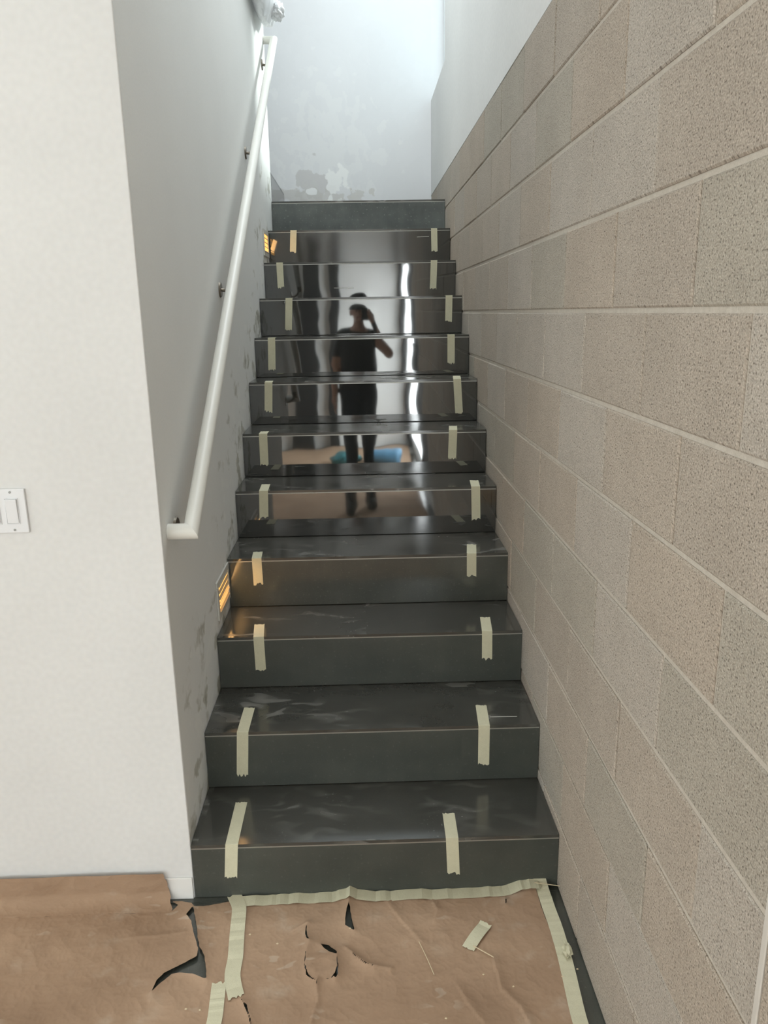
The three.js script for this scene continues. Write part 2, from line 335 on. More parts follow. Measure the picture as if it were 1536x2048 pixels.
// baseboard of the front wall, flush below a shadow groove
struct('baseboard_front', [rbox(-4.4, XL - 0.003, FY, 0.086, 0.0005, 0.0045, 0.0015)], M.trimWhite);

// ---------------------------------------------------------------- the staircase
const stairs = group('staircase', 'straight flight of dark polished stone tile steps up to the landing', 'staircase');
function riserGeo(k) {
  const y0 = (k ? STEPS[k - 1][0] : FY) + 0.0025, y1 = STEPS[k][0] - 0.0135, x0 = XL + 0.002, x1 = XR - 0.002, nx = 72, ny = 20, pos = [], idx = [], uv = [];
  const dz = (x, y) => 0.00016 * noise(x * 6 + k * 13.1, y * 9 + k * 5.3, 0, 201) + 0.00003 * noise(x * 17 + k * 3.7, y * 12, 0, 203);
  for (let j = 0; j <= ny; j++) for (let i = 0; i <= nx; i++) {
    const x = lerp(x0, x1, i / nx), y = lerp(y0, y1, j / ny);
    pos.push(x, y, riserZ(k, x, y) + dz(x, y)); uv.push(x + k * 0.41, y + k * 0.29);
  }
  for (let j = 0; j < ny; j++) for (let i = 0; i < nx; i++) { const a = j * (nx + 1) + i, b = a + 1, c = a + nx + 1, d = c + 1; idx.push(a, b, d, a, d, c); }
  const g = new THREE.BufferGeometry(); g.setAttribute('position', new THREE.Float32BufferAttribute(pos, 3)); g.setAttribute('uv', new THREE.Float32BufferAttribute(uv, 2)); g.setIndex(idx); g.computeVertexNormals();
  const back = new THREE.BufferGeometry(), q = [];        // slab sides and back, 12 mm deep
  const P = (x, y, t) => [x, y, riserZ(k, x, y) - t], c0 = [[x0, y0], [x1, y0], [x1, y1], [x0, y1]];
  for (let i = 0; i < 4; i++) { const a = c0[i], b = c0[(i + 1) % 4]; q.push(...P(...a, 0), ...P(...b, 0.012), ...P(...b, 0), ...P(...a, 0), ...P(...a, 0.012), ...P(...b, 0.012)); }
  q.push(...P(...c0[0], 0.012), ...P(...c0[3], 0.012), ...P(...c0[2], 0.012), ...P(...c0[0], 0.012), ...P(...c0[2], 0.012), ...P(...c0[1], 0.012));
  back.setAttribute('position', new THREE.Float32BufferAttribute(q, 3)); back.computeVertexNormals(); metreUV(back);
  return merge([g, back]);
}
function prismXZ(poly, y0, y1) {                          // vertical prism over an x/z outline given anticlockwise seen from above
  const s = new THREE.Shape(poly.map(([x, z]) => new THREE.Vector2(x, -z)));
  const g = new THREE.ExtrudeGeometry(s, { depth: y1 - y0, bevelEnabled: false }); g.rotateX(-Math.PI / 2); g.translate(0, y0, 0);
  return g;
}
const stainTex = tex(768, 768, 1.2, 1.2, (u, v) => {
  let x = u * 1.2 - 4 * 0.41, y = v * 1.2 - 4 * 0.29; while (x < XL) x += 1.2; while (y < STEPS[3][0] - 0.1) y += 1.2;
  const a = fbm(u * 5, v * 5, 5, 5, 11), c = noise(u * 300, v * 300, 300, 3), w = fbm(x * 40, y * 40, 4, 0, 33);
  const m = sst(0.06, 0.16, 0.5 * (1 - Math.max(Math.abs(x - 1.0) / 0.055, Math.abs(y - 0.925) / 0.036)) + 0.5 * w + 0.05);
  return mix3(mix3(rgb255(36, 38, 37), rgb255(58, 59, 56), 0.5 + 0.42 * a + 0.12 * c), mix3(rgb255(84, 66, 44), rgb255(52, 46, 36), 0.5 + w), 0.9 * m);
});
M.riserStained = mat({ map: stainTex, roughness: 0.04, ior: 2.33 });
const treadPoly = (k, zb) => { const x0 = XL + 0.002, x1 = XR - 0.002, y = STEPS[k][0]; return [[x0, riserZ(k, x0, y)], [x1, riserZ(k, x1, y)], [x1, zb(x1)], [x0, zb(x0)]]; };
for (let k = 0; k < 12; k++) {
  part('riser', riserGeo(k), k === 11 ? M.riserPale : k < 3 ? M.riserDull : k === 3 ? M.riserHalf : k === 4 ? M.riserStained : k === 10 ? M.riserTop : M.riser, stairs);
  const y = STEPS[k][0], zb = k < 11 ? (x) => riserZ(k + 1, x, y) - 0.011 : () => -3.40;
  const t = part('tread', metreUV(prismXZ(treadPoly(k, zb), y - 0.0095, y), k * 0.377, k * 0.53), M.tread, stairs);
  const g = prismXZ(treadPoly(k, (x) => riserZ(k, x, y) - 0.004), y - 0.0135, y - 0.0118), g2 = prismXZ(treadPoly(k, (x) => riserZ(k, x, y) - 0.004), y - 0.0112, y - 0.0097);
  g.translate(0, 0, 0.0004); g2.translate(0, 0, 0.0004);
  part('nosing_trim', [metreUV(g), metreUV(g2)], M.trimMetal, t);
}
{ // concrete body below the tiles
  const s = new THREE.Shape(); s.moveTo(0.02, FY - 0.1);
  s.lineTo(0.02, FY - 0.1);
  for (let k = 0; k < 12; k++) { const z = STEPS[k][1] - 0.019; s.lineTo(-z, k ? STEPS[k - 1][0] - 0.011 : FY - 0.1); s.lineTo(-z, STEPS[k][0] - 0.015); }
  s.lineTo(-ZB, STEPS[11][0] - 0.015); s.lineTo(-ZB, FY - 0.1);
  const g = new THREE.ExtrudeGeometry(s, { depth: XR - XL - 0.006, bevelEnabled: false }); g.rotateY(Math.PI / 2); g.translate(XL + 0.003, 0, 0);
  part('concrete_base', metreUV(g), M.concrete, stairs);
}
// landing tiles and the next flight turning left
const LY = STEPS[11][0];
const landing = struct('floor_landing', box(-0.02, XR - 0.001, LY - 0.03, LY - 0.012, ZB + 0.001, -3.4), M.grout);
part('floor_tile', box(XL + 0.002, 0.52, LY - 0.011, LY, ZB + 0.002, -3.402), M.tread, landing);
part('floor_tile', metreUV(box(0.523, XR - 0.002, LY - 0.011, LY, ZB + 0.002, -3.402), 0.4, 0.2), M.tread, landing);
const upper = group('upper_staircase', 'dark tiled riser of the next flight turning off the landing', 'staircase');
for (let k = 0; k < 4; k++) {
  const x = XL - 0.002 - k * 0.28, y0 = LY + k * 0.175, y1 = y0 + 0.175;
  part('riser', box(x - 0.012, x, y0, y1 - 0.012, ZB + 0.002, ZE - 0.002), M.riser, upper);
  part('tread', box(x - 0.29, x, y1 - 0.011, y1, ZB + 0.002, ZE - 0.002), M.tread, upper);
}
part('concrete_base', box(-1.75, XL - 0.016, 2.0, LY, ZB + 0.002, ZE - 0.002), M.concrete, upper);
// thin pale lines scratched or chalked on the tiles
function mark(k, px0, py0, px1, py1, onTread) {
  const a = onTread ? hit(px0, py0, 'y', STEPS[k][0]) : hit(px0, py0, 'z', STEPS[k][1]), b = onTread ? hit(px1, py1, 'y', STEPS[k][0]) : hit(px1, py1, 'z', STEPS[k][1]);
  const g = new THREE.BoxGeometry(a.distanceTo(b), 0.0022, 0.0008); 
  if (onTread) g.rotateX(-Math.PI / 2);
  const m = part('chalk_line', metreUV(g), M.chalk, stairs);
  m.position.copy(a.clone().add(b).multiplyScalar(0.5));
  if (onTread) { m.position.y = STEPS[k][0] + 0.0004; m.rotation.y = Math.atan2(-(b.z - a.z), b.x - a.x); }
  else { m.position.z = riserZ(k, m.position.x, m.position.y) + 0.0006; m.rotation.z = Math.atan2(b.y - a.y, b.x - a.x); }
}
mark(10, 834, 474, 858, 473); mark(9, 668, 576, 708, 576); mark(1, 980, 1434, 1034, 1433, true);

// ---------------------------------------------------------------- masking tape over the nosings
const tapeTex = tex(256, 256, 0.12, 0.12, (u, v) => { const c = 0.5 + 0.35 * fbm(u * 18, v * 70, 3, 0, 7) + 0.2 * fbm(u * 6, v * 6, 3, 0, 3); return mix3(rgb255(198, 193, 164), rgb255(222, 217, 190), c); });
const tapeBump = tex(256, 256, 0.06, 0.06, grey((u, v) => 0.5 + 0.5 * fbm(u * 40, v * 12, 3, 0, 12)), false);
M.tape = mat({ map: tapeTex, bumpMap: tapeBump, bumpScale: 0.0004, roughness: 0.7, side: THREE.DoubleSide });
const TW = 0.036;
// rows: centre point, surface normal, side direction; the ends are torn
function ribbon(rows, width, tear0, tear1, thick = 0.0004) {
  const nx = 8, n = rows.length, pos = [], uv = [], idx = [];
  const j0 = [], j1 = []; for (let i = 0; i <= nx; i++) { j0.push(rr(-1, 1) * tear0 + (i === Math.floor(nx / 3) ? tear0 * 0.7 : 0)); j1.push(rr(-1, 1) * tear1); }
  let s = 0;
  const put = (lift) => {
    s = 0;
    for (let r = 0; r < n; r++) {
      const { p, nrm, side, w = 1 } = rows[r];
      if (r) s += p.distanceTo(rows[r - 1].p);
      const dir = (r ? p.clone().sub(rows[r - 1].p) : rows[1].p.clone().sub(p)).normalize();
      for (let i = 0; i <= nx; i++) {
        const q = p.clone().addScaledVector(side, (i / nx - 0.5) * width * w).addScaledVector(nrm, lift);
        if (r === 0) q.addScaledVector(dir, j0[i]); if (r === n - 1) q.addScaledVector(dir, j1[i]);
        pos.push(q.x, q.y, q.z); uv.push(i / nx * width, s);
      }
    }
  };
  put(thick); put(0);
  const off = n * (nx + 1);
  for (let r = 0; r + 1 < n; r++) for (let i = 0; i < nx; i++) { const a = r * (nx + 1) + i, b = a + 1, c = a + nx + 1, d = c + 1; idx.push(a, c, b, b, c, d, off + a, off + b, off + c, off + b, off + d, off + c); }
  const edge = (a, b) => idx.push(a, b, off + b, a, off + b, off + a);
  for (let i = 0; i < nx; i++) { edge(i, i + 1); edge((n - 1) * (nx + 1) + i + 1, (n - 1) * (nx + 1) + i); }
  for (let r = 0; r + 1 < n; r++) { edge((r + 1) * (nx + 1), r * (nx + 1)); edge(r * (nx + 1) + nx, (r + 1) * (nx + 1) + nx); }
  const g = new THREE.BufferGeometry(); g.setAttribute('position', new THREE.Float32BufferAttribute(pos, 3)); g.setAttribute('uv', new THREE.Float32BufferAttribute(uv, 2)); g.setIndex(idx);
  const f = g.toNonIndexed(); f.computeVertexNormals(); return f;
}
const ORD = ['first', 'second', 'third', 'fourth', 'fifth', 'sixth', 'seventh', 'eighth', 'ninth', 'tenth', 'eleventh'];
// per step: [end on tread, nosing, end on riser] in photo pixels, handrail side then block wall side
const TAPES = [
  [[483, 1605], [463, 1690], [462, 1755], [897, 1627], [904, 1676], [907, 1746]], [[499, 1416], [485, 1465], [485, 1550], [962, 1411], [968, 1450], [967, 1527]],
  [[519, 1249], [517, 1275], [522, 1341], [970, 1235], [974, 1262], [974, 1318]], [[516, 1104], [513, 1117], [517, 1168], [943, 1089], [943, 1106], [943, 1151]],
  [[532, 969], [527, 984], [528, 1036], [948, 961], [951, 972], [952, 1038]], [[530, 863], [526, 869], [529, 930], [906, 852], [906, 860], [904, 917]],
  [[539, 762], [537, 766], [537, 823], [913, 752], [914, 757], [918, 826]], [[543, 677], [543, 679], [544, 740], [902, 666], [902, 668], [902, 727]],
  [[578, 597], [578, 598], [577, 661], [898, 590], [898, 591], [897, 643]], [[559, 526], [559, 527], [562, 575], [868, 519], [868, 520], [866, 577]],
  [[587, 461], [587, 461], [586, 504], [868, 456], [868, 456], [869, 502]]];
TAPES.forEach((row, k) => {
  for (let s = 0; s < 2; s++) {
    const [a, n, b] = row.slice(s * 3, s * 3 + 3), y = STEPS[k][0], rows = [], lift = 0.0006;
    const N0 = hit(n[0], n[1], 'z', STEPS[k][1]); const xn = N0.x, zn = riserZ(k, xn, y);
    let A = k < 7 ? hit(a[0], a[1], 'y', y) : null;
    if (!A || A.z > zn - 0.012) A = V(xn + rr(-0.003, 0.003), y, zn - rr(0.03, 0.06));
    const Bp = hit(b[0], b[1], 'z', riserZ(k, xn, y - 0.1));
    const top = V(xn, y, zn), sideOf = (d, nrm) => new THREE.Vector3().crossVectors(d, nrm).normalize();
    const up = V(0, 1, 0), fr = V(0, 0, 1);
    const d1 = top.clone().sub(A).setY(0).normalize(), d2 = Bp.clone().sub(top).setZ(0).normalize();
    const side1 = sideOf(d1, up), side2 = sideOf(d2, fr);
    for (let i = 0; i < 5; i++) { const p = A.clone().lerp(top, i / 5); p.y = y + lift + 0.0008 * Math.abs(noise(i * 0.8 + k, s * 3.1, 0, 5)); rows.push({ p, nrm: up, side: side1 }); }
    rows.push({ p: V(xn, y + lift, zn - 0.001), nrm: up, side: side1 });
    const mid = side1.clone().add(side2).normalize();
    rows.push({ p: V(xn, y + lift * 0.4, zn + lift), nrm: V(0, 0.7, 0.7), side: mid });
    for (let i = 1; i <= 6; i++) { const p = top.clone().lerp(Bp, i / 6); p.z = riserZ(k, p.x, p.y) + lift + 0.0004 + 0.0008 * Math.abs(noise(i * 0.7 + k * 2, s * 5.7, 0, 9)); rows.push({ p, nrm: fr, side: side2 }); }
    single('masking_tape', ribbon(rows, TW, 0.003, 0.006), M.tape, `beige masking tape over the ${ORD[k]} stair nosing up, ${s ? 'block wall' : 'handrail'} side`, 'tape', 'tape strips on the stair nosings');
  }
});

// ---------------------------------------------------------------- handrail
M.rail = mat({ color: 0xe9e7e0, roughness: 0.38, bumpMap: plasterBump, bumpScale: 0.0002 });
M.bracket = mat({ color: 0x8d857a, metalness: 0.85, roughness: 0.35 });
function mitred(points, radius, seg = 28) {               // round bar along a polyline, mitred at its corners
  const out = [];
  for (let i = 0; i + 1 < points.length; i++) {
    const a = points[i], b = points[i + 1], d = b.clone().sub(a).normalize();
    const ref = Math.abs(d.y) > 0.9 ? V(1, 0, 0) : V(0, 1, 0), u = new THREE.Vector3().crossVectors(d, ref).normalize(), w = new THREE.Vector3().crossVectors(d, u).normalize();
    const planeN = (j) => { if (j === 0 || j === points.length - 1) return d.clone(); const p = points[j].clone().sub(points[j - 1]).normalize(), n = points[j + 1].clone().sub(points[j]).normalize(); return p.add(n).normalize(); };
    const na = planeN(i), nb = planeN(i + 1), pos = [], nor = [], uv = [], idx = [];
    for (let e = 0; e < 2; e++) for (let s = 0; s <= seg; s++) {
      const t = s / seg * Math.PI * 2, r = u.clone().multiplyScalar(Math.cos(t)).addScaledVector(w, Math.sin(t)), c = e ? b : a, n = e ? nb : na;
      const q = c.clone().addScaledVector(r, radius); q.addScaledVector(d, -q.clone().sub(c).dot(n) / d.dot(n));
      pos.push(q.x, q.y, q.z); nor.push(r.x, r.y, r.z); uv.push(s / seg * 0.13, e * a.distanceTo(b));
    }
    for (let s = 0; s < seg; s++) idx.push(s, s + 1, s + seg + 1, s + 1, s + seg + 2, s + seg + 1);
    const g = new THREE.BufferGeometry(); g.setAttribute('position', new THREE.Float32BufferAttribute(pos, 3)); g.setAttribute('normal', new THREE.Float32BufferAttribute(nor, 3)); g.setAttribute('uv', new THREE.Float32BufferAttribute(uv, 2)); g.setIndex(idx); out.push(g);
  }
  return merge(out);
}
const rail = group('handrail', 'round white painted handrail on the left plaster wall above the stairs', 'handrail');
const RX = XL + 0.060, RB = V(RX, 1.103, -0.066), RT = V(RX, 3.183, -3.101);
part('rail', mitred([V(XL + 0.0005, RB.y, RB.z), RB, RT, V(XL + 0.0005, RT.y, RT.z)], 0.021), M.rail, rail);
for (const z of [-0.150, -1.10, -2.04, -2.955]) {
  const yr = lerp(RB.y, RT.y, (RB.z - z) / (RB.z - RT.z)), yw = yr - 0.068;
  const curve = new THREE.CatmullRomCurve3([V(XL + 0.004, yw, z), V(XL + 0.022, yw - 0.002, z), V(XL + 0.045, yw + 0.012, z), V(RX, yr - 0.026, z)]);
  const arm = part('bracket', metreUV(new THREE.TubeGeometry(curve, 14, 0.0065, 10)), M.bracket, rail);
  const disc = new THREE.CylinderGeometry(0.026, 0.029, 0.006, 24); disc.rotateZ(-Math.PI / 2); disc.translate(XL + 0.003, yw, z);
  part('wall_plate', metreUV(disc), M.bracket, arm);
  const sad = new RoundedBoxGeometry(0.026, 0.004, 0.06, 2, 0.0015); sad.rotateX(Math.atan2(0.685, 1)); sad.translate(RX, yr - 0.0265, z);
  part('saddle', metreUV(sad), M.bracket, arm);
}

// ---------------------------------------------------------------- step lights
M.lightFrame = mat({ color: 0xcfcdc6, roughness: 0.45, metalness: 0.1 });
M.louvre = mat({ color: 0xb8a98e, roughness: 0.4, metalness: 0.3 });
M.glow = mat({ color: 0x201408, emissive: new THREE.Color().setRGB(1.0, 0.52, 0.14), emissiveIntensity: 1.6, roughness: 0.5 });
function stepLight(zc, yc, w, h, label) {
  const g = group('step_light', label, 'light', 'recessed step lights'); g.position.set(XL, yc, zc);
  const fw = 0.022, d = 0.007;
  part('frame', [rbox(0.0003, d, h / 2 - fw, h / 2, -w / 2, w / 2, 0.002), rbox(0.0003, d, -h / 2, -h / 2 + fw * 1.2, -w / 2, w / 2, 0.002), rbox(0.0003, d, -h / 2 + fw, h / 2 - fw, -w / 2, -w / 2 + fw, 0.002), rbox(0.0003, d, -h / 2 + fw, h / 2 - fw, w / 2 - fw, w / 2, 0.002)], M.lightFrame, g);
  const y0 = -h / 2 + fw * 1.2, y1 = h / 2 - fw, n = 4, p = (y1 - y0) / n;
  part('lens', rbox(0.0004, 0.0012, y0, y1, -w / 2 + fw, w / 2 - fw, 0.0003, 1), M.glow, g);
  for (let i = 0; i <= n; i++) { const b = new RoundedBoxGeometry(0.009, 0.0035, w - 2 * fw, 1, 0.001); b.rotateZ(-0.5); b.translate(0.006, y0 + i * p, 0); part('louvre', metreUV(b), M.louvre, g); }
  const l = new THREE.RectAreaLight(new THREE.Color().setRGB(1.0, 0.55, 0.2), 6.5, w - 2 * fw, (y1 - y0) * 0.9); l.position.set(0.0115, (y0 + y1) / 2, 0); l.name = 'step_light_glow'; l.lookAt(XL + 1, l.position.y + yc - 0.35, zc); g.add(l); l.lookAt(XL + 1, yc - 0.35, zc);
}
stepLight(-0.733, 0.690, 0.235, 0.140, 'recessed louvred step light glowing amber in the left wall beside the fourth riser');
stepLight(-2.680, 2.035, 0.235, 0.140, 'recessed louvred step light glowing amber in the left wall near the top of the stairs');

// ---------------------------------------------------------------- switch plate on the front wall
M.switch = mat({ color: 0xe9e9ea, roughness: 0.35 });
M.screw = mat({ color: 0x9c9c98, metalness: 0.4, roughness: 0.4 });
{
  const g = group('switch_plate', 'white multi-gang rocker light switch plate on the white front wall', 'switch'); g.position.set(-0.3465, 1.186, 0);
  part('plate', rbox(-0.165, 0, -0.057, 0.057, 0, 0.006, 0.0025), M.switch, g);
  for (let i = 0; i < 3; i++) {
    const cx = -0.0355 - i * 0.046;
    part('surround', [rbox(cx - 0.0168, cx + 0.0168, -0.0335, -0.0322, 0.0055, 0.0075, 0.0004), rbox(cx - 0.0168, cx + 0.0168, 0.0322, 0.0335, 0.0055, 0.0075, 0.0004), rbox(cx - 0.0168, cx - 0.0155, -0.0322, 0.0322, 0.0055, 0.0075, 0.0004), rbox(cx + 0.0155, cx + 0.0168, -0.0322, 0.0322, 0.0055, 0.0075, 0.0004)], M.switch, g);
    const r = new RoundedBoxGeometry(0.0285, 0.062, 0.006, 2, 0.0015); r.rotateX(0.05); r.translate(cx, 0, 0.007); part('rocker', metreUV(r), M.switch, g);
    for (const s of [-1, 1]) { const c = new THREE.CylinderGeometry(0.003, 0.003, 0.002, 14); c.rotateX(Math.PI / 2); c.translate(cx, s * 0.0485, 0.0062); part('screw', metreUV(c), M.screw, g); }
  }
}

// ---------------------------------------------------------------- brown floor paper
const paperTex = tex(1024, 1024, 1.1, 1.1, (u, v) => {
  const a = fbm(u * 4, v * 4, 5, 4, 131), f = noise(u * 220, v * 220, 220, 3), b = fbm(u * 12, v * 12, 4, 12, 139);
  let c = mix3(rgb255(150, 122, 98), rgb255(188, 158, 131), 0.5 + 0.55 * a + 0.05 * f);
  c = mix3(c, rgb255(198, 184, 168), 0.4 * sst(0.05, 0.5, b) * sst(0.0, 0.3, fbm(u * 3, v * 3, 3, 3, 149)));
  const scuff = sst(0.38, 0.5, noise(u * 26, v * 60, 0, 151)) * sst(0.1, 0.3, fbm(u * 6, v * 6, 2, 6, 157));
  return mix3(c, rgb255(208, 198, 184), 0.3 * scuff);
});
const crumple = tex(768, 768, 0.9, 0.9, grey((u, v) => { const w = 0.4 * fbm(u * 6, v * 6, 3, 6, 161); return 0.75 - 0.55 * Math.abs(noise(u * 9 + w, v * 9 + w, 9, 163)) - 0.35 * Math.abs(noise(u * 21 + w, v * 21 - w, 21, 167)) - 0.12 * Math.abs(noise(u * 55, v * 55, 55, 173)); }), false);
M.paper = mat({ map: paperTex, roughness: 0.85, bumpMap: crumple, bumpScale: 0.0045, side: THREE.DoubleSide });
const C5 = (x, y) => { const p = hit(x * 800 / 1536, 1680 + y * 800 / 1536, 'y', FY + 0.003); return [p.x, p.z]; };      // a point read off an enlarged view of the lower left
const C6 = (x, y) => { const p = hit(600 + x * 700 / 1536, 1700 + y * 700 / 1536, 'y', FY + 0.003); return [p.x, p.z]; };  // and of the lower right
const PX = (x, y) => { const p = hit(x, y, 'y', FY + 0.003); return [p.x, p.z]; };
function sdPoly(poly, x, z) {
  let d = 1e9, inside = false;
  for (let i = 0, j = poly.length - 1; i < poly.length; j = i++) {
    const [ax, az] = poly[j], [bx, bz] = poly[i], ex = bx - ax, ez = bz - az, t = clamp(((x - ax) * ex + (z - az) * ez) / (ex * ex + ez * ez + 1e-12));
    d = Math.min(d, Math.hypot(x - ax - t * ex, z - az - t * ez));
    if ((az > z) !== (bz > z) && x < (bx - ax) * (z - az) / (bz - az) + ax) inside = !inside;
  }
  return inside ? -d : d;
}
function distLine(line, x, z) { let d = 1e9, s = 0; for (let i = 0; i + 1 < line.length; i++) { const [ax, az] = line[i], [bx, bz] = line[i + 1], ex = bx - ax, ez = bz - az, t = clamp(((x - ax) * ex + (z - az) * ez) / (ex * ex + ez * ez + 1e-12)); const q = Math.hypot(x - ax - t * ex, z - az - t * ez); if (q < d) { d = q; s = Math.sign((x - ax) * ez - (z - az) * ex); } } return [d, s]; }
const slit = (line, w) => { const a = [], b = []; line.forEach(([x, z], i) => { const p = line[Math.max(0, i - 1)], q = line[Math.min(line.length - 1, i + 1)], l = Math.hypot(q[0] - p[0], q[1] - p[1]) || 1, t = w * Math.sin(Math.PI * (i + 0.25) / (line.length - 0.5)); a.push([x - (q[1] - p[1]) / l * t, z + (q[0] - p[0]) / l * t]); b.unshift([x + (q[1] - p[1]) / l * t, z - (q[0] - p[0]) / l * t]); }); return [...a, ...b]; };
const tears = [
  [[741, 258], [748, 290], [754, 320], [760, 380], [766, 412], [786, 455], [793, 500], [793, 541], [740, 522], [690, 517], [660, 524], [620, 557], [583, 590], [603, 548], [630, 520], [662, 503], [700, 483], [735, 465], [756, 453], [761, 430], [752, 390], [741, 350], [736, 318], [716, 292], [731, 274]].map((p) => C5(...p)),
  [[1338, 246], [1327, 300], [1325, 335], [1340, 345], [1364, 358], [1352, 318], [1344, 270]].map((p) => C5(...p)),
  [[1182, 326], [1173, 345], [1172, 370], [1180, 392], [1191, 396], [1181, 380], [1178, 352]].map((p) => C5(...p)),
  [[1229, 408], [1262, 414], [1293, 438], [1295, 452], [1270, 443], [1243, 424]].map((p) => C5(...p)),
  [[1281, 534], [1297, 508], [1298, 528], [1289, 546]].map((p) => C5(...p)),
  [[925, 616], [948, 642], [963, 690], [966, 720], [962, 720], [955, 690], [940, 650]].map((p) => C5(...p)),
  [[901, 226], [906, 226], [906, 246], [901, 246]].map((p) => C6(...p)),
  slit([[1186, 400], [1175, 440], [1171, 490], [1180, 525], [1198, 540], [1216, 550], [1214, 575]].map((p) => C5(...p)), 0.0022),
  slit([[1255, 545], [1275, 541], [1290, 527], [1297, 500], [1294, 455]].map((p) => C5(...p)), 0.0028),
  slit([[1352, 446], [1380, 470], [1412, 490], [1440, 496]].map((p) => C5(...p)), 0.0016),
];
const creases = [
  [[[1325, 425], [1352, 445], [1380, 470], [1412, 492], [1450, 497], [1497, 502]].map((p) => C5(...p)), 0.006, 0.012],
  [[[1215, 548], [1213, 580], [1216, 620], [1203, 660], [1190, 707]].map((p) => C5(...p)), 0.005, 0.010],
  [[[1130, 350], [1160, 335], [1182, 326]].map((p) => C5(...p)), 0.004, 0.010],
  [[[380, 235], [430, 300], [520, 400]].map((p) => C6(...p)), 0.004, 0.02],
  [[[850, 500], [880, 620], [960, 690], [1000, 764]].map((p) => C6(...p)), 0.006, 0.02],
  [[[700, 620], [740, 690], [800, 764]].map((p) => C6(...p)), 0.005, 0.02],
  [[[580, 235], [600, 270], [590, 300]].map((p) => C6(...p)), 0.004, 0.015],
  [[[500, 380], [600, 372], [700, 360]].map((p) => C5(...p)), 0.003, 0.012],
];
const flapAt = C5(1235, 485);
function paperY(x, z) {
  let h = 0.0028 + 0.0022 * fbm(x * 5, z * 5, 4, 0, 301) + 0.0024 * Math.abs(noise(x * 6 + z * 3, z * 7 - x * 2, 0, 307));
  if (z < 0.3 && x > 0.2) { // buckles pushed up against the bottom riser
    h += 0.030 * Math.exp(-(((x - 0.955) / 0.06) ** 2)) * Math.exp(-Math.max(0, z - 0.01) / 0.05) + 0.020 * Math.exp(-Math.abs(x - 0.43) / 0.022) * Math.exp(-Math.max(0, z - 0.01) / 0.06) + 0.008 * Math.max(0, noise(x * 9, 3, 0, 77)) * Math.exp(-Math.max(0, z) / 0.05);
  }
  if (z < 0.7 && x > -0.8) {
    for (const [line, a, w] of creases) { const [d, s] = distLine(line, x, z); if (d < w * 3) h += a * Math.exp(-d * d / (w * w)) * (s > 0 ? 1 : 0.45); }
    for (const t of tears) { const d = Math.abs(sdPoly(t, x, z)); if (d < 0.06) h += 0.0065 * Math.exp(-d / 0.014); }
    const f = Math.hypot((x - flapAt[0]) / 0.036, (z - flapAt[1]) / 0.036); if (f < 1.4) h += 0.007 * sst(1.4, 0.7, f);
  }
  return FY + Math.max(0.0012, h);
}
function sheet(poly, holes, x0, x1, z0, z1, cell, yOf, rag) {
  const nx = Math.ceil((x1 - x0) / cell), nz = Math.ceil((z1 - z0) / cell), pts = [], pos = [], uv = [];
  for (let j = 0; j <= nz; j++) for (let i = 0; i <= nx; i++) {
    const x = lerp(x0, x1, i / nx), z = lerp(z0, z1, j / nz); let d = sdPoly(poly, x, z);
    for (const h of holes) d = Math.max(d, -sdPoly(h, x, z) );
    if (Math.abs(d) < 0.02) d += rag * noise(x * 60, z * 60, 0, 311);
    pts.push([x, z, d]);
  }
  const emit = (a) => { pos.push(a[0], yOf(a[0], a[1]), a[1]); uv.push(a[0], a[1]); };
  const tri = (a, b, c) => {
    const v = [a, b, c], out = [];
    for (let i = 0; i < 3; i++) { const p = v[i], q = v[(i + 1) % 3]; if (p[2] <= 0) out.push(p); if ((p[2] <= 0) !== (q[2] <= 0)) { const t = p[2] / (p[2] - q[2]); out.push([lerp(p[0], q[0], t), lerp(p[1], q[1], t), 0]); } }
    for (let i = 1; i + 1 < out.length; i++) { emit(out[0]); emit(out[i]); emit(out[i + 1]); }
  };
  for (let j = 0; j < nz; j++) for (let i = 0; i < nx; i++) { const a = pts[j * (nx + 1) + i], b = pts[j * (nx + 1) + i + 1], c = pts[(j + 1) * (nx + 1) + i], d = pts[(j + 1) * (nx + 1) + i + 1]; tri(a, c, b); tri(b, c, d); }
  const g = new THREE.BufferGeometry(); g.setAttribute('position', new THREE.Float32BufferAttribute(pos, 3)); g.setAttribute('uv', new THREE.Float32BufferAttribute(uv, 2));
  const m = mergeVertices(g, 1e-5); m.computeVertexNormals(); return m;
}
